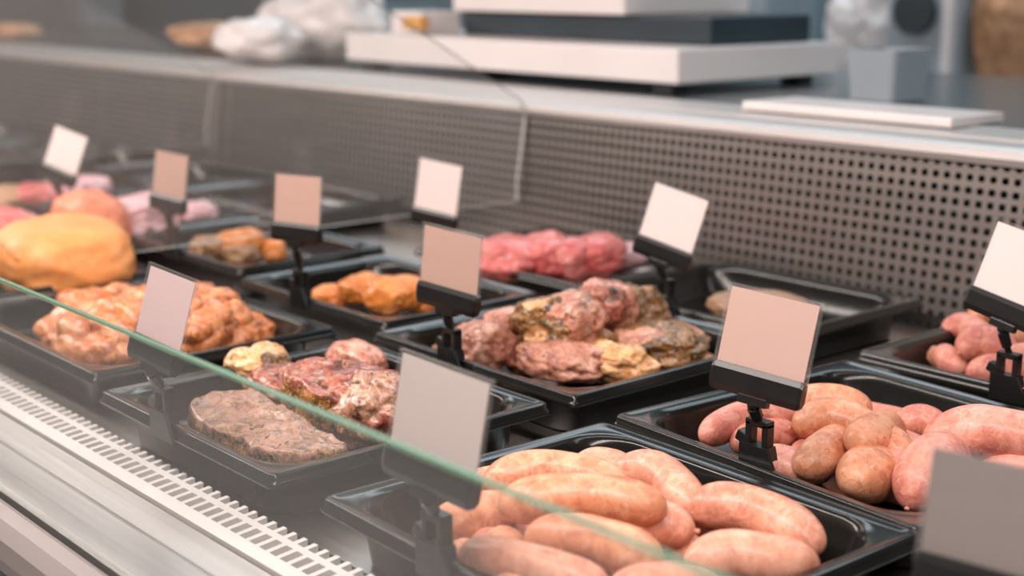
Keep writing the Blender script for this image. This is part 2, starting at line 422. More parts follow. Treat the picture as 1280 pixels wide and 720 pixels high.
# ------------------------------------------------------------------ sausages
def catmull(P, n):
    P = [Vector(p) for p in P]
    if len(P) == 2: P = [P[0], (P[0]+P[1])/2, P[1]]
    Q = [P[0]*2-P[1]]+P+[P[-1]*2-P[-2]]; out = []
    segs = len(P)-1
    for i in range(n):
        t = i/(n-1)*segs; s = min(int(t), segs-1); u = t-s
        a, b, c, d = Q[s:s+4]
        out.append(.5*((2*b)+(c-a)*u+(2*a-5*b+4*c-d)*u*u+(3*b-a-3*c+d)*u**3))
    return out
def sausage(pts, r, mat, label, group, nub=None, cat='sausage', name='raw_sausage', lump=.10, sharp=1.35, ext=.40):
    W = [at(*p) if len(p) == 3 else Vector(p[:3]) for p in pts]
    # limbs measured between the centres of the rounded ends
    if nub is None: nub = random.random() < .3
    W[0] = W[0]+(W[0]-W[1]).normalized()*r*ext; W[-1] = W[-1]+(W[-1]-W[-2]).normalized()*r*ext
    S = catmull(W, 200)
    L = sum((S[i+1]-S[i]).length for i in range(199))
    base = sum(S, Vector())/200
    seed = random.random()*100
    n = 40; ns = 28
    cum = [0]
    for i in range(199): cum.append(cum[-1]+(S[i+1]-S[i]).length)
    def pt(s):
        s = max(0, min(L, s))
        j = min(198, max(0, next((i for i in range(199) if cum[i+1] >= s), 198)))
        u = (s-cum[j])/max(1e-9, cum[j+1]-cum[j]); return S[j].lerp(S[j+1], u)
    rings = []; bm = bmesh.new()
    endl = r*1.25*sharp
    for i in range(n):
        t = i/(n-1); 
        s = L*(1-math.cos(PI*t))/2 if False else L*t
        # concentrate rings at the ends
        s = L*(.5-.5*math.cos(PI*t))*.55+L*t*.45
        e = min(s, L-s)
        k = 1 if e >= endl else math.sqrt(max(0, 1-((endl-e)/endl)**2.1))
        tip = .0018 if nub else .0006
        rr = max(tip, r*k*(1+lump*noise.noise(Vector((s*22, seed, 0)))))
        p = pt(s); d = (pt(s+.003)-pt(s-.003)).normalized()
        a = d.cross(Vector((0, 0, 1))).normalized(); b = a.cross(d)
        rings.append([p+(a*math.cos(q)+b*math.sin(q)*.97)*rr*(1+.035*noise.noise(Vector((math.cos(q)*1.3+seed, math.sin(q)*1.3, s*40)))) for q in (2*PI*j/ns for j in range(ns))])
    if nub:
        for end in (0, -1):
            p = pt(0 if end == 0 else L); d = (pt(0)-pt(.004) if end == 0 else pt(L)-pt(L-.004)).normalized()
            a = d.cross(Vector((0, 0, 1))).normalized(); b = a.cross(d)
            extra = [[p+d*dd+(a*math.cos(q)+b*math.sin(q))*rr for q in (2*PI*j/ns for j in range(ns))] for dd, rr in ((.0012, .0016), (.0026, .0020), (.0034, .0009))]
            if end == 0: rings = extra[::-1]+rings
            else: rings = rings+extra
    rings = [[p-base for p in rg] for rg in rings]
    loft(bm, rings)
    o = obj(name, bm, mat, smooth=True, loc=base)
    return tag(o, label, cat, group)
g1 = 'plump pale sausages in the nearest tray'
S = M['saus']; So = M['saus_o']; Sp = M['saus_p']
z1, z2, z3 = -.022, .003, .014
sausage([(634, 632, z3), (690, 622, z3+.004), (760, 624, z3+.004), (822, 636, z3)], .0163, So, 'long sausage across the top of the nearest pile, left end at the glass edge', g1)
sausage([(614, 606, .004), (660, 590, .010), (720, 593, .012), (775, 605, .010)], .0150, So, 'long sausage lying behind the top one of the nearest pile', g1)
sausage([(726, 590, -.004), (748, 582, -.002), (790, 592, -.004)], .0135, S, 'sausage showing only its hump at the very back of the nearest pile', g1)
sausage([(775, 588, .0), (812, 588, .002), (842, 606, .0), (862, 634, -.004)], .0155, S, 'arched sausage bending down at the back right of the nearest pile', g1)
sausage([(546, 664, -.010), (585, 648, -.008), (640, 634, -.006)], .0160, So, 'sausage slanting up to the glass edge at the left of the nearest pile', g1)
sausage([(575, 618, -.016), (600, 607, -.016), (640, 600, -.016)], .0135, So, 'short browned sausage end peeping out at the back left of the nearest pile', g1)
sausage([(668, 672, .006), (716, 672, .008), (770, 684, .006), (818, 703, .002)], .0163, So, 'sausage across the lower middle of the nearest pile under the glass edge', g1)
sausage([(770, 668, -.004), (812, 656, -.002), (856, 662, -.002)], .0168, S, 'short sausage with a blunt right end in the centre of the nearest pile', g1)
sausage([(868, 636, -.006), (915, 634, -.002), (968, 650, -.004), (1018, 680, -.010)], .0178, S, 'large arched sausage at the right of the nearest pile', g1)
sausage([(868, 704, -.002), (910, 694, .0), (960, 700, -.002), (1012, 706, -.006)], .0160, S, 'sausage lying below the large arched one at the lower right of the nearest pile', g1)
sausage([(628, 676, -.012), (634, 704, -.008), (652, 738, -.006)], .0150, So, 'sausage end standing up between two others at the front of the nearest pile', g1)
sausage([(588, 694, -.004), (630, 702, .002), (690, 716, .003), (752, 742, .0)], .0150, S, 'sausage at the bottom picture edge along the front of the nearest pile', g1)
sausage([(574, 682, -.014), (584, 690, -.014), (604, 712, -.014)], .0090, So, 'thin pointed sausage tip at the front left of the nearest pile', g1, sharp=1.8)
sausage([(770, 742, .004), (840, 735, .006), (900, 745, .0)], .0160, S, 'sausage mostly below the bottom picture edge in the nearest tray', g1)
for a, b in (((-.700, .64, -.0235), (-.57, .655, -.0235)), ((-.700, .60, -.0235), (-.56, .605, -.0235)), ((-.69, .56, -.0235), (-.55, .565, -.0235)), ((-.69, .685, -.0235), (-.60, .70, -.0235)), ((-.55, .61, -.0235), (-.515, .70, -.0235))):
    W = [Vector(a), (Vector(a)+Vector(b))/2+Vector((0, .006, 0)), Vector(b)]
    px = [(*proj(w), w.z) for w in W]
    sausage(px, .0158, S, 'sausage underneath the others in the nearest tray, mostly hidden', g1)

g2 = 'knotted sausages in the second tray'
sausage([(884, 546, -.012), (915, 526, -.006), (950, 518, -.002), (992, 522, -.004)], .0145, Sp, 'sausage curving up to the left behind the tag stand in the second tray', g2)
sausage([(972, 512, -.006), (1010, 500, .0), (1050, 500, .002), (1082, 512, -.002)], .0135, So, 'sausage arching along the back of the second tray', g2)
sausage([(922, 556, -.018), (950, 543, -.014), (990, 541, -.012)], .0135, Sp, 'sausage low on the left of the second pile, behind the clip', g2)
sausage([(1000, 532, .000), (1040, 522, .006), (1080, 535, .006), (1118, 560, 0), (1128, 566, 0)], .0160, So, 'broad sausage sloping over the middle of the second pile', g2)
sausage([(1112, 536, -.002), (1094, 542, .006), (1074, 552, .010)], .0175, So, 'round sausage end resting just above the lowest front one', g2)
sausage([(1104, 588, -.018), (1086, 592, -.012), (1072, 602, -.010)], .0225, So, 'round sausage end lowest in the front of the second pile', g2)
sausage([(1056, 552, -.010), (1030, 568, -.008), (1004, 584, -.012)], .0175, So, 'bulging sausage just right of the clip of the tag stand', g2)
sausage([(958, 570, -.022), (985, 580, -.022), (1010, 595, -.022)], .0140, Sp, 'sausage right behind the clip legs of the tag stand', g2)
sausage([(1124, 530, -.010), (1150, 526, -.008), (1182, 538, -.012)], .0140, Sp, 'tapering sausage in the gap at the back of the second pile', g2, sharp=1.6)
sausage([(1142, 622, -.014), (1160, 592, -.002), (1188, 562, .008)], .0235, Sp, 'thick pink sausage running down to the front rim of the second tray', g2)
sausage([(1166, 558, -.004), (1200, 545, .006), (1245, 542, .014), (1330, 556, .012)], .0215, Sp, 'thickest pink sausage leaving the picture at the right edge', g2)
sausage([(1140, 560, -.016), (1120, 585, -.012), (1108, 604, -.016)], .0165, Sp, 'small sausage end between the round end and the thick pink one', g2)
sausage([(1236, 588, -.012), (1270, 586, -.008), (1330, 600, -.01)], .0160, Sp, 'pink sausage under the thickest one at the right edge', g2)
sausage([(1100, 545, -.02), (1130, 560, -.02), (1165, 575, -.02)], .0150, So, 'sausage filling the hollow behind the round ends of the second pile', g2)
for a, b in (((-.71, .99, -.0235), (-.60, 1.0, -.0235)), ((-.71, .93, -.0235), (-.60, .93, -.0235)), ((-.59, .87, -.0235), (-.50, .86, -.0235)), ((-.58, .93, -.0235), (-.50, .97, -.0235)), ((-.66, .88, -.0235), (-.62, .85, -.0235))):
    W = [Vector(a), (Vector(a)+Vector(b))/2+Vector((0, .006, 0)), Vector(b)]
    sausage([(*proj(w), w.z) for w in W], .0145, Sp, 'sausage underneath the others in the second tray, mostly hidden', g2)

g3 = 'pink sausages in the tray at the right'
sausage([(1220, 396, .010), (1236, 392, .012), (1262, 398, .010)], .0170, So, 'orange sausage on top of the right-hand pile, below the white card', g3)
sausage([(1186, 414, -.004), (1206, 408, 0), (1230, 425, 0)], .0155, Sp, 'pink sausage with a round left end in the right-hand pile', g3)
sausage([(1208, 438, .0), (1228, 430, .004), (1262, 440, .002)], .0190, Sp, 'broad pink sausage in the middle of the right-hand pile', g3)
sausage([(1146, 448, -.022), (1158, 445, -.022), (1180, 450, -.024)], .0130, So, 'small tan sausage end at the left of the right-hand pile', g3)
sausage([(1180, 440, -.014), (1186, 452, -.016), (1205, 460, -.018)], .0120, Sp, 'little pink sausage link beside the tan end', g3)
sausage([(1215, 466, -.014), (1245, 462, -.01), (1300, 470, -.012)], .0150, Sp, 'sausage along the front of the right-hand pile', g3)
sausage([(1266, 420, .0), (1290, 416, .002), (1320, 425, .0)], .0160, So, 'tan orange sausage at the picture edge in the right-hand pile', g3)
sausage([(1255, 452, -.004), (1285, 448, 0), (1320, 455, 0)], .0160, Sp, 'sausage behind the clip in the right-hand pile', g3)
for a, b in (((-.70, 1.22, -.0235), (-.58, 1.23, -.0235)), ((-.69, 1.27, -.0235), (-.57, 1.28, -.0235)), ((-.64, 1.18, -.0235), (-.53, 1.18, -.0235))):
    W = [Vector(a), (Vector(a)+Vector(b))/2+Vector((0, .006, 0)), Vector(b)]
    sausage([(*proj(w), w.z) for w in W], .0150, Sp, 'sausage underneath the others in the right-hand tray, mostly hidden', g3)

# ------------------------------------------------------------------ meat pieces
def slab(outline, thick, mat, label, group=None, dome=.006, rough=.0035, fr=26, name='pork_steak', cat='meat', mats2=None, seedk=None):
    """flat cut of meat: outline of its top edge, rounded rim, bulging sides, uneven surface"""
    P = [at(*p) for p in outline]
    n = 72; Q = []
    m = len(P)
    for i in range(n):
        t = i/n*m; s = int(t); u = t-s
        a, b, c, d = P[(s-1) % m], P[s % m], P[(s+1) % m], P[(s+2) % m]
        Q.append(.5*((2*b)+(c-a)*u+(2*a-5*b+4*c-d)*u*u+(3*b-a-3*c+d)*u**3))
    c = sum(Q, Vector())/n
    rings = []; seed = random.random()*50 if seedk is None else seedk
    for k in range(1, 15):
        r = k/14*.93
        rings.append([c+(q-c)*r+Vector((0, 0, dome*(1-r**2.5))) for q in Q])
    for a in (20, 45, 70, 90):
        a = math.radians(a); e = min(.007, thick*.4)
        rings.append([c+(q-c)*(.93+.07*math.sin(a))+Vector((0, 0, dome*(1-.93**2.5)*(1-a/PI*2)-e*(1-math.cos(a)))) for q in Q])
    for k in range(1, 7):
        t = k/6; rings.append([c+(q-c)*(1+.03*math.sin(PI*t)-.06*t*t)+Vector((0, 0, -min(.007, thick*.4)-(thick-min(.007, thick*.4))*t)) for q in Q])
    rings.append([c+(q-c)*.6+Vector((0, 0, -thick)) for q in Q])
    out = []
    for k, rg in enumerate(rings):
        o_ = []
        for p in rg:
            v = p*fr*1.0+Vector((seed, 0, 0))
            d = Vector((noise.noise(v), noise.noise(v+Vector((9, 3, 1))), noise.noise(v+Vector((2, 7, 5)))))*rough*1.4
            v2 = p*fr*3+Vector((0, seed, 0))
            d += Vector((noise.noise(v2), noise.noise(v2+Vector((9, 3, 1))), noise.noise(v2+Vector((2, 7, 5)))))*rough*.9
            o_.append(p+d-c)
        out.append(o_)
    bm = bmesh.new()
    loft(bm, out)
    if mats2 is not None:
        bm.faces.ensure_lookup_table()
        for f in bm.faces:
            q = f.calc_center_median()
            if q.z < -.007 + .010*noise.noise((q+c)*70): f.material_index = 1
    o = obj(name, bm, [mat] + ([mats2] if mats2 is not None else []), smooth=True, loc=c)
    return tag(o, label, cat, group)
def blob(px, py, z, a, b, h, mat, label, group=None, yaw=0, rough=.12, fr=1.6, name='meat_piece', cat='meat', tilt=0, sub=5, pos=None, power=2.4, mat2=None, roll=0, crease=.35):
    """lumpy piece: superellipsoid with semi-axes a (along the counter), b (deep), h (high), folded by noise"""
    c = at(px, py, z) if pos is None else Vector(pos)
    seed = random.random()*60; rough *= .78
    bm = bmesh.new(); bmesh.ops.create_icosphere(bm, subdivisions=sub, radius=1)
    for v in bm.verts:
        n_ = v.co.normalized()
        k = (abs(n_.x)**power+abs(n_.y)**power+abs(n_.z)**power)**(-1/power)
        s = n_*fr+Vector((seed, seed*.3, 0))
        dn = noise.noise(s)+.5*noise.noise(s*2.3)+.25*noise.noise(s*5.1)+.09*noise.noise(s*11)+.04*noise.noise(s*19)+crease*(.30-1.1*abs(noise.noise(s*1.9+Vector((4, 4, 4)))))
        v.co = n_*k*(1+rough*2*dn)
    R = Matrix.Rotation(math.radians(yaw), 4, 'Z') @ Matrix.Rotation(math.radians(tilt), 4, 'Y') @ Matrix.Rotation(math.radians(roll), 4, 'X') @ Matrix.Diagonal((a, b, h, 1))
    for v in bm.verts: v.co = R @ v.co
    mats = [mat]
    if mat2 is not None:
        mats.append(mat2)
        for f in bm.faces:
            if noise.noise(f.calc_center_median()*32+Vector((seed, 0, 0))) > .06: f.material_index = 1
    o = obj(name, bm, mats, smooth=True, loc=c)
    return tag(o, label, cat, group)

# tray A : pork steaks
gA = 'herbed pork steaks in the front tray'
slab([(238, 500, .0), (258, 489, .004), (292, 484, .008), (330, 492, .008), (366, 512, .006), (404, 533, .0), (436, 556, -.006), (400, 568, -.006), (345, 568, -.004), (320, 556, -.004), (300, 548, -.004), (268, 538, -.004), (246, 520, -.002)], .030, M['steak'],
     'broad flat pork steak lying in front, seen through the front glass', gA, dome=.004, rough=.0045, mats2=M['steak_herb'])
slab([(352, 470, .016), (368, 450, .022), (400, 446, .024), (440, 450, .022), (476, 460, .020), (486, 474, .016), (455, 480, .014), (432, 492, .012), (402, 494, .012), (375, 484, .014)], .050, M['steak_red'],
     'thick reddish pork piece with a dark side at the back of the steak tray', gA, dome=.004, rough=.0045, mats2=M['steak_herb'])
blob(322, 461, -.008, .030, .030, .022, M['fat'], 'browned chop at the back left of the steak tray', gA, yaw=20, mat2=M['steak_herb'])
blob(352, 486, -.010, .034, .030, .020, M['steak_red'], 'pink pork piece between the flat steak and the thick one', gA, yaw=-20)
blob(446, 455, -.006, .034, .024, .022, M['pork_pink'], 'smooth pink piece peeping out at the back right of the steak tray', gA, rough=.06)
blob(474, 510, -.004, .036, .036, .032, M['steak_red'], 'knobbly red piece beside the grey card in the steak tray', gA, yaw=30, rough=.16, mat2=M['steak'])
blob(440, 514, -.008, .020, .018, .022, M['steak_herb'], 'dark green herb-covered lump in front of the red piece', gA, rough=.16)
blob(612, 504, -.024, .018, .024, .010, M['tan'], 'tan scrap of meat at the right corner of the steak tray', gA)
# tray B : crusted pork
gB = 'herb-crusted pork pieces in the middle tray'
blob(612, 430, -.008, .032, .040, .024, M['pork_pink'], 'pale pink pork chunk at the left of the middle tray', gB, yaw=15, rough=.14, mat2=M['pork_pink'])
blob(634, 412, .004, .020, .024, .020, M['pork_pink'], 'squarish pink pork chunk leaning on the left chunk', gB, yaw=-10, rough=.08, power=4)
blob(694, 408, .012, .044, .042, .030, M['steak_herb'], 'herb-crusted pork piece with a dark hollow in the middle tray', gB, yaw=-10, rough=.16, mat2=M['fat'], tilt=-10)
blob(714, 402, .020, .030, .032, .028, M['pork_pink'], 'pinkish slice on top of the herb-crusted piece', gB, rough=.14, mat2=M['steak'])
blob(758, 382, .024, .030, .030, .026, M['steak_red'], 'round dark pink knob of pork highest in the middle tray', gB, rough=.10, mat2=M['pork_pink'])
blob(784, 392, .006, .032, .050, .028, M['steak_herb'], 'dark crusted piece behind the knob', gB, rough=.14, mat2=M['tan'])
blob(704, 450, -.010, .046, .034, .020, M['pork_pink'], 'long pale pink slice at the front of the middle tray', gB, yaw=15, rough=.12, mat2=M['pork_pink'])
blob(766, 452, -.010, .042, .024, .018, M['fat'], 'creamy golden fat strip at the front of the middle tray', gB, yaw=20, rough=.18)
blob(820, 430, -.008, .048, .050, .020, M['steak_herb'], 'flat browned slice at the right of the middle tray', gB, yaw=-15, rough=.12, mat2=M['pork_pink'])
blob(842, 446, -.022, .040, .030, .012, M['fat'], 'thin golden edge piece against the right rim of the middle tray', gB, yaw=-5, rough=.12, mat2=M['steak_red'])
blob(660, 452, -.022, .024, .020, .014, M['steak_red'], 'small dark piece between the front slices', gB)
blob(728, 432, -.010, .030, .030, .024, M['steak'], 'brown piece filling the middle of the middle tray', gB)
blob(546, 436, -.028, .012, .014, .008, M['tan'], 'small orange scrap in the left corner of the middle tray', gB)
# tray D : marinated chunks
gD = 'orange marinated chunks in the front left tray'
rnd = random.Random(3)
spots = [(66, 414, -.02), (88, 400, -.014), (112, 392, -.008), (80, 426, -.018), (104, 416, -.006), (130, 410, .0), (96, 436, -.02), (124, 432, -.014), (148, 424, -.008), (140, 442, -.02), (160, 442, -.022), (118, 446, -.026),
         (142, 396, -.006), (160, 384, .002), (182, 378, .004), (150, 372, -.006), (206, 374, .004), (228, 382, .006), (250, 376, .004), (272, 384, .004), (170, 400, .0), (240, 396, .006), (262, 402, .002), (284, 398, -.004), (246, 414, -.004), (270, 418, -.010), (296, 408, -.014), (316, 414, -.022), (290, 424, -.02), (256, 430, -.018), (236, 430, -.02), (304, 420, -.024), (100, 384, -.014), (122, 378, -.014), (200, 400, .0)]
nm = ['plump', 'folded', 'ragged', 'rounded', 'curled', 'small', 'glossy']
pos_w = ['at the left', 'in the middle', 'at the right']
for i, (x, y, z) in enumerate(spots):
    s = rnd.uniform(.8, 1.25)
    w = 'left' if x < 150 else ('right' if x > 228 else 'middle')
    v = 'front' if y > 415 else ('back' if y < 392 else 'heart')
    blob(x, y, z, .022*s, .021*s, .0165*s, M['orange'], f'orange marinated chunk at the {v} of the {w} part of the front left pile', gD, yaw=rnd.uniform(0, 180), rough=.17, sub=3, tilt=rnd.uniform(-25, 25), name='marinated_chunk')
# tray E
gE = 'bright orange pieces'
for x, y, z, a, b, h, l in ((416, 370, -.018, .026, .022, .014, 'flat bright orange piece at the left end of its tray'), (452, 362, -.006, .026, .024, .018, 'bright orange piece second from the left in its tray'), (484, 370, -.006, .030, .024, .022, 'palest and roundest of the bright orange pieces'),
                           (508, 366, -.006, .024, .024, .020, 'deep orange piece just left of the tan card'), (528, 380, -.022, .018, .018, .010, 'small orange scrap below the tan card'), (458, 356, -.006, .016, .016, .016, 'little reddish lump behind the orange pieces')):
    blob(x, y, z, a, b, h, M['bright_orange'], l, gE, rough=.08, name='marinated_piece', yaw=15)
# tray F
gF = 'raw red cuts at the back wall'
blob(640, 322, .004, .052, .060, .028, M['rawpink'], 'large raw red cut behind the tan card, left in its tray', gF, rough=.07, crease=.1, name='raw_cut', yaw=20)
blob(684, 320, .006, .034, .055, .030, M['rawpink'], 'raw red cut with an orange edge in the middle of the back tray', gF, rough=.07, crease=.1, name='raw_cut', yaw=50)
blob(712, 325, .004, .032, .040, .028, M['rawpink'], 'pale rounded raw cut, second from the right in the back tray', gF, rough=.07, crease=.1, name='raw_cut')
blob(748, 320, .004, .036, .050, .028, M['rawpink'], 'raw red cut at the right of the back tray', gF, rough=.07, crease=.1, name='raw_cut', yaw=30)
blob(782, 320, -.002, .026, .040, .018, M['lilac'], 'white-ended raw cut nearest the white card', gF, rough=.07, crease=.1, name='raw_cut')
# tray C
blob(950, 384, -.018, .060, .050, .016, M['tan'], 'tan breaded piece lying alone behind the beige card', None, rough=.06, name='breaded_cutlet', yaw=10)
# tray G
gG = 'tan orange pieces left of the tan card'
for x, y, z, a, l in ((262, 309, -.012, .030, 'pale piece at the left of the small dark tray'), (294, 303, -.006, .028, 'round orange piece in the small dark tray'), (312, 300, -.002, .020, 'topmost orange piece in the small dark tray'), (300, 316, -.018, .030, 'flat orange strip at the front of the small dark tray'), (340, 314, -.020, .020, 'pinkish tip at the right of the small dark tray')):
    blob(x, y, z, a, a*.9, .016, M['tan'] if 'pale' in l or 'strip' in l else M['bright_orange'], l, gG, rough=.1, name='marinated_piece')
# H : golden joint, L : pink joint
j = blob(80, 322, .014, .100, .080, .048, M['chicken'], 'large golden-orange joint of poultry at the far left', None, rough=.05, fr=1.1, name='poultry_joint', power=2.8, yaw=-10, crease=.1)
blob(112, 272, .022, .060, .050, .050, M['chicken_red'], 'orange-red joint behind the large golden one', None, rough=.06, name='poultry_joint', pos=at(112, 283, .012)+Vector((0, 0, 0)))
blob(-14, 300, .012, .080, .07, .045, M['rawpink'], 'pink joint cut by the left picture edge', None, rough=.06, name='meat_joint')
blob(168, 276, .006, .050, .070, .034, M['lilac'], 'pale lilac fatty piece with a raised tip behind the golden joint', None, rough=.16, name='fat_piece', yaw=25)
blob(212, 272, -.010, .028, .050, .016, M['rawpink'], 'thin red strip right of the lilac piece', None, name='meat_strip')
blob(243, 268, -.008, .028, .040, .020, M['lilac'], 'small white lump below the third card', None, rough=.08, name='fat_piece')
gJ = 'pale pieces in the far left trays'
for x, y, a, m_, l in ((8, 248, .055, 'tan', 'tan piece at the left picture edge behind the pink joint'), (42, 246, .055, 'rawpink', 'dull red piece in the far left tray'), (100, 236, .048, 'lilac', 'whitish oval piece under the upper left card'), (70, 244, .032, 'lilac', 'pale pinkish piece beside the whitish oval one')):
    blob(x, y, -.006, a, .055, .022, M[m_], l, gJ, rough=.1, name='meat_piece')

# ------------------------------------------------------------------ price tag stands
def tag_stand(px, Y, yaw, tilt, roll, w, h, mat, label, rimx=None, see_bar=True, dz=0):
    base = atY(px[0], px[1], Y)       # bottom centre of the card
    yaw, tilt, roll = map(math.radians, (yaw, tilt, roll))
    W = Vector((math.cos(yaw), math.sin(yaw), 0)); Nn = Vector((math.sin(yaw), -math.cos(yaw), 0))
    V = Vector((0, 0, 1))*math.cos(tilt)-Nn*math.sin(tilt)
    W2 = W*math.cos(roll)+V*math.sin(roll); V2 = -W*math.sin(roll)+V*math.cos(roll); N2 = W2.cross(V2)
    foot = Vector((base.x-W2.x*0, Y+.004, 0))
    if rimx: foot.x += rimx
    t = thing('price_tag_stand', label, 'price tag', foot, 'price tag stands clipped to the tray rims')
    def m4(o): return Matrix((( *[W2.x, N2.x, V2.x], o.x), (W2.y, N2.y, V2.y, o.y), (W2.z, N2.z, V2.z, o.z), (0, 0, 0, 1)))
    B = base-foot
    # N2 points toward the back or front depending on handedness: make it face the viewer
    bm = bmesh.new(); add_box(bm, -w/2, w/2, -.0004, .0004, -.002, h, 0, M4=m4(B)); obj('card', bm, mat, t)
    bm = bmesh.new()
    e = .0030
    for s in (-1, 1): add_box(bm, -w/2-e, w/2+e, s*.0013-.0003, s*.0013+.0003, -.004, h+e, 0, M4=m4(B))
    for a, b, c, d in ((-w/2-e, -w/2-e+.0008, -.004, h+e), (w/2+e-.0008, w/2+e, -.004, h+e), (-w/2-e, w/2+e, h+e-.0008, h+e)):
        add_box(bm, a, b, -.0016, .0016, c, d, 0, M4=m4(B))
    obj('clear_sleeve', bm, M['sleeve'], t)
    # clamp bar with a sloped lower shoulder and two pins
    bm = bmesh.new()
    pr = [(-.0045, .002), (-.0055, -.004), (-.0055, -.015), (-.002, -.019), (.003, -.019), (.0048, -.014), (.0048, -.002), (.0030, .002)]
    rr = []
    hw = w/2+.002
    for x, k in ((-hw, .82), (-hw+.0025, 1), (hw-.0025, 1), (hw, .82)):
        rr.append([m4(B) @ Vector((x, y*k, -.008+(z+.008)*k)) for y, z in pr])
    loft(bm, rr); add_box(bm, -.012, .012, -.004, .004, -.024, -.017, .001, M4=m4(B))
    cb = obj('clamp_bar', bm, M['plastic'], t)
    bm = bmesh.new()
    for s in (-.4, .4): add_box(bm, s*w*.62-.003, s*w*.62+.003, -.0065, -.0050, -.0105, -.0090, 0, M4=m4(B))
    obj('pin', bm, M['ledge'], cb)
    neck = m4(B) @ Vector((0, 0, -.024))
    # stem: ball joint, grip block, leaning arm
    top = neck; low = Vector((0, 0, .026))
    bm = bmesh.new(); bmesh.ops.create_uvsphere(bm, u_segments=12, v_segments=8, radius=.0042, matrix=Matrix.Translation(top)); 
    d = low-top
    if d.length > .012:
        tube(bm, [top, top+d*.12, top+d*.14, top+d*.62, top+d*.64, low], [.0026, .0026, .0052, .0046, .0030, .0032], 8)
    else: tube(bm, [top, low], .003, 8)
    obj('stem', bm, M['plastic'], t, smooth=False)
    # spring clip: open loop on top, two jaws astride the rim, side lever
    bm = bmesh.new()
    add_box(bm, -.0085, -.0045, -.005, .004, .004, .0235, .0008); add_box(bm, .0040, .0080, -.005, .004, .006, .0235, .0008)
    add_box(bm, -.0085, .0080, -.005, .004, .0205, .0250, .0008)
    loft(bm, [[Vector((x, y, z)) for x, z in ((-.011, .009), (.009, .009), (.019, -.0100), (-.011, -.0100))] for y in (-.0075, -.0045)])
    loft(bm, [[Vector((x, y, z)) for x, z in ((-.011, .009), (.009, .009), (.011, .0008), (-.011, .0008))] for y in (-.0045, .0045)])
    add_box(bm, -.0185, -.009, -.0055, .0035, .0035, .0105, .001, M4=Matrix.Rotation(math.radians(20), 4, 'Y'))
    for v in bm.verts: v.co.x *= 1.25; v.co.z *= 1.22
    cl = obj('spring_clip', bm, M['plastic'], t)
    return t
tag_stand((949, 467), .785, 12, 12, -4.5, .0715, .0585, M['card_beige'], 'sharp beige card on a black clip between the two big sausage trays')
tag_stand((1265, 379), 1.10, 3, 12, -12, .078, .062, M['card_white'], 'white card at the right picture edge clipped over the right-hand sausages')
tag_stand((540, 576), .49, 4, 9, -3, .078, .058, M['card_grey'], 'large grey card whose foot stands behind the front glass, on the nearest tray')
tag_stand((196.5, 429.5), .49, 3, 16, -3, .069, .057, M['card_mauve'], 'mauve-grey card in front of the orange marinated chunks')
tag_stand((560.5, 362), .785, 9, 3, -4, .071, .055, M['card_tan'], 'tan card standing over the bright orange pieces and the middle tray')
tag_stand((831, 306.5), 1.10, 15, 10, -13, .067, .061, M['card_white'], 'tilted white card before the perforated wall right of the raw red cuts')
tag_stand((543.5, 265.5), 1.10, 12, 6, -5, .071, .066, M['card_white'], 'upright white card before the perforated wall above the tan card')
tag_stand((370.5, 281.5), .822, 13, 7, 1, .069, .055, M['card_tan'], 'tan card left of centre over the small dark tray')
tag_stand((210.5, 246.5), .85, 7, 8, -2, .072, .058, M['card_tan'], 'tan card behind the lilac piece, second from the left')
tag_stand((74.5, 212), .85, 20, 16, -13, .070, .060, M['card_white'], 'white card tilted to the right, farthest at upper left')
tag_stand((1222, 711), .60, 14, 4, -2, .058, .056, M['card_dark'], 'dark grey blurred card in the lower right corner of the picture')

# ------------------------------------------------------------------ things on the back ledge
ZL = .1745
w = thing('wrapping_machine', 'long white machine with a dark middle and a white top standing on the back ledge', 'machine', (-1.9, 1.8, ZL))
def wobj(name, *b, m, bev=.004):
    bm = bmesh.new(); add_box(bm, *b, bev); o = obj(name, bm, m, w); o.location = (1.9, -1.8, -ZL); return o
bx1 = atY(848, 62, 1.62).x; bx0 = atY(432, 45, 1.62).x; zt = atY(848, 62, 1.62).z; zb = atY(848, 106, 1.62).z
wobj('base_housing', bx0, bx1, 1.62, 2.03, zb, zt, m=M['white'])
for x in (bx0+.05, bx1-.05):
    for y in (1.66, 1.98): wobj('foot', x-.02, x+.02, y-.02, y+.02, ZL, zb+.001, m=M['rubber'], bev=.001)
ux1 = atY(780, 10, 1.72).x; ux0 = atY(566, 10, 1.72).x; uz = atY(780, 19, 1.72).z
wobj('dark_body', ux0+.01, bx1-.04, 1.74, 2.0, zt, uz, m=M['navy'])
wobj('top_housing', ux0, ux1, 1.72, 2.05, uz, uz+.16, m=M['white'])
wobj('control_box', bx0+.10, bx0+.20, 1.66, 1.76, zt, zt+.045, m=M['white'])
# a small orange knob on the left of the machine
k = atY(524, 12, 1.66)
wobj('orange_button', k.x-.03, k.x+.03, 1.64, 1.66, zt+.012, zt+.036, m=M['yellow'])
# thin board on the ledge
p0 = atY(928, 118, 1.55); p1 = atY(1185, 140, 1.55)
bm = bmesh.new(); add_box(bm, -.5, .5, -.06, .06, 0, .012, .003)
L_ = (atY(1190, 140, 1.50).x-atY(928, 118, 1.50).x)
for v in bm.verts: v.co.x *= L_
tag(obj('cutting_board', bm, M['polythene'], loc=((atY(1190, 140, 1.50).x+atY(928, 118, 1.50).x)/2, 1.56, ZL)), 'thin white board lying on the steel ledge at the right', 'board')
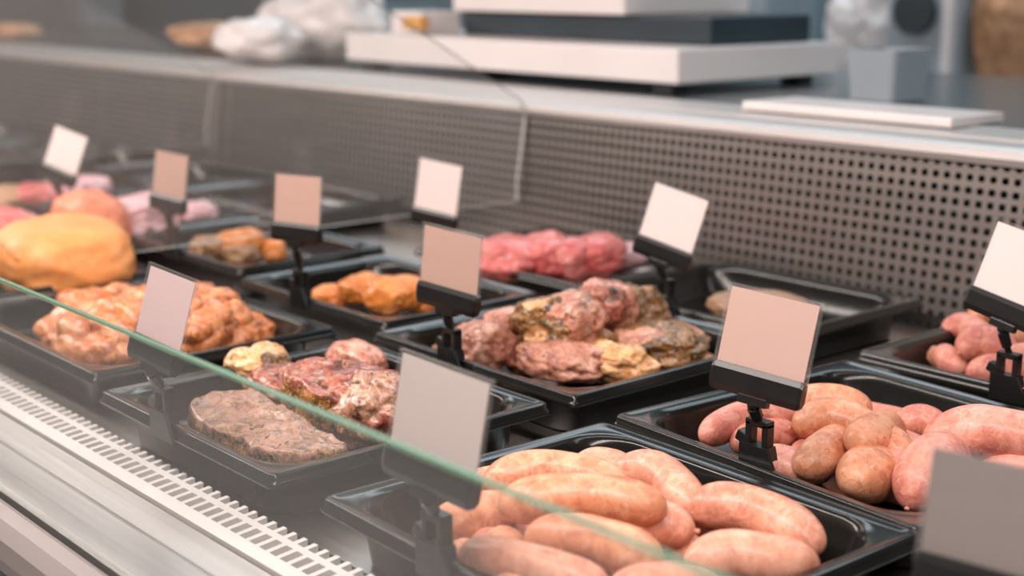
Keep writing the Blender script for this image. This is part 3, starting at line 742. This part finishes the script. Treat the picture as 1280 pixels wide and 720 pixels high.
# blue-grey bin right of the machine
c0 = atY(1062, 110, 1.75); c1 = atY(1108, 110, 1.75)
bm = bmesh.new(); loft(bm, [rrect(-.045+i, .045-i, -.05+i, .05-i, .01, z) for i, z in ((.006, 0), (0, .075), (.003, .075), (.008, .01))], smooth if False else True, True)
tag(obj('small_bin', bm, M['bluegrey'], loc=((c0.x+c1.x)/2, 1.80, ZL)), 'small pale blue-grey bin on the ledge right of the white machine', 'bin')
# crumpled white plastic bags
blob(370, 40, .21, .17, .10, .075, M['polythene'], 'large crumpled white plastic bag left of the white machine', 'white plastic bags on the back ledge', rough=.15, name='plastic_bag', cat='bag', pos=(atY(378, 60, 1.68).x, 1.74, .258), crease=.1, sub=4)
blob(330, 40, .21, .10, .08, .045, M['polythene'], 'smaller white plastic bag beside the brown loaf', 'white plastic bags on the back ledge', rough=.15, name='plastic_bag', cat='bag', pos=(atY(334, 70, 1.56).x, 1.545, .226), crease=.1, sub=4)
blob(262, 40, .21, .11, .07, .034, M['bread'], 'brown crusty loaf on the ledge left of the plastic bags', None, rough=.10, name='bread_loaf', cat='bread', pos=(atY(258, 48, 1.72).x, 1.72, .213), crease=.1)
blob(20, 40, .21, .10, .06, .024, M['bread'], 'faint brown roll on the ledge at the far left', None, rough=.08, name='bread_roll', cat='bread', pos=(atY(20, 42, 1.6).x, 1.60, .203), crease=.1)

# back work counter and equipment against the rear wall
bc = thing('rear_work_counter', 'dark blue-grey work counter along the rear wall', 'counter', (-2.5, 3.3, -.9))
for n_, b, m_ in (('cabinet', (-9, 1.4, 3.0, 3.6, -.9, .02), 'navy'), ('worktop', (-9, 1.4, 2.96, 3.6, .02, .05), 'bluegrey')):
    bm = bmesh.new(); add_box(bm, *b, .003); o = obj(n_, bm, M[m_], bc); o.location = (2.5, -3.3, .9)
def at_back(px): return atY(px, 50, 3.3).x
e = thing('steel_appliance', 'blurred blue-grey appliance with a dark round opening at the upper right', 'appliance', (at_back(1190), 3.3, .05))
bm = bmesh.new(); add_box(bm, -.105, .105, -.14, .14, 0, .34, .01); obj('housing', bm, M['bluegrey'], e)
bm = bmesh.new(); bmesh.ops.create_cone(bm, cap_ends=True, segments=24, radius1=.06, radius2=.06, depth=.02, matrix=Matrix.Translation((-.02, -.15, .22)) @ Matrix.Rotation(PI/2, 4, 'X')); obj('opening', bm, M['navy'], e)
bm = bmesh.new(); add_box(bm, .07, .095, -.165, -.14, .06, .32, .006); obj('handle', bm, M['white'], e)
blob(0, 0, 0, .105, .10, .14, M['polythene'], 'pale sack shape standing in for the reflection of a person at the upper right', None, rough=.12, name='sack_shape', cat='sack', pos=(at_back(1095), 3.25, .215))  # pale lump added in place of a person mirrored in the glass
blob(0, 0, 0, .10, .10, .15, M['bread'], 'brown-grey sack at the upper right corner', None, rough=.1, name='sack_shape', cat='sack', pos=(at_back(1285), 3.25, .225))
for i, (x, hh, wd, m_) in enumerate(((120, .30, .10, 'bluegrey'), (480, .2, .2, 'tile'), (940, .3, .14, 'bluegrey'))):
    bm = bmesh.new(); add_box(bm, -wd, wd, -.12, .12, 0, hh, .01)
    tag(obj('storage_box', bm, M[m_], loc=(at_back(x), 3.3, .05)), ['tall pale box on the rear counter at the upper left', 'dark teal box on the rear counter behind the white bags', 'blue-grey box on the rear counter behind the white machine'][i], 'box', 'boxes on the rear counter')

# ------------------------------------------------------------------ room
struct(box('wall_back', -12, 4, 3.65, 3.75, -.9, 2.2, M['tile'], bev=0))
struct(box('wall_left', -12.1, -12, -4, 3.75, -.9, 2.2, M['tile'], bev=0))
struct(box('floor', -12, 4, -4, 3.75, -1.0, -.9, M['floor'], bev=0))

# ------------------------------------------------------------------ lights
def area(name, loc, rot, sx, sy, power, col):
    l = bpy.data.lights.new(name, 'AREA'); l.shape = 'RECTANGLE'; l.size = sx; l.size_y = sy; l.energy = power; l.color = col
    o = bpy.data.objects.new(name, l); C.objects.link(o); o.location = loc; o.rotation_euler = [math.radians(a) for a in rot]; return o
area('canopy_light_strip', (-1.9, .26, .74), (28, 0, 0), 4.6, .12, 46, (1, .87, .82))
area('canopy_light_back', (-1.9, 1.05, .85), (5, 0, 0), 4.6, .06, 9, (1, .88, .84))
area('shop_ceiling_light', (-1.6, -1.3, 1.5), (-45, 0, 0), 4, .8, 100, (1, .96, .93))
area('staff_ceiling_light', (-2.2, 2.7, 1.9), (0, 0, 0), 6, .6, 55, (.80, .92, 1))
wd = bpy.data.worlds.new('world'); bpy.context.scene.world = wd; wd.use_nodes = True
bg = wd.node_tree.nodes['Background']; bg.inputs[0].default_value = (.70, .72, .72, 1); bg.inputs[1].default_value = .09

vs_ = bpy.context.scene.view_settings
vs_.view_transform = 'Standard'; vs_.look = 'None'; vs_.exposure = 0.1; vs_.gamma = 1; vs_.use_curve_mapping = False
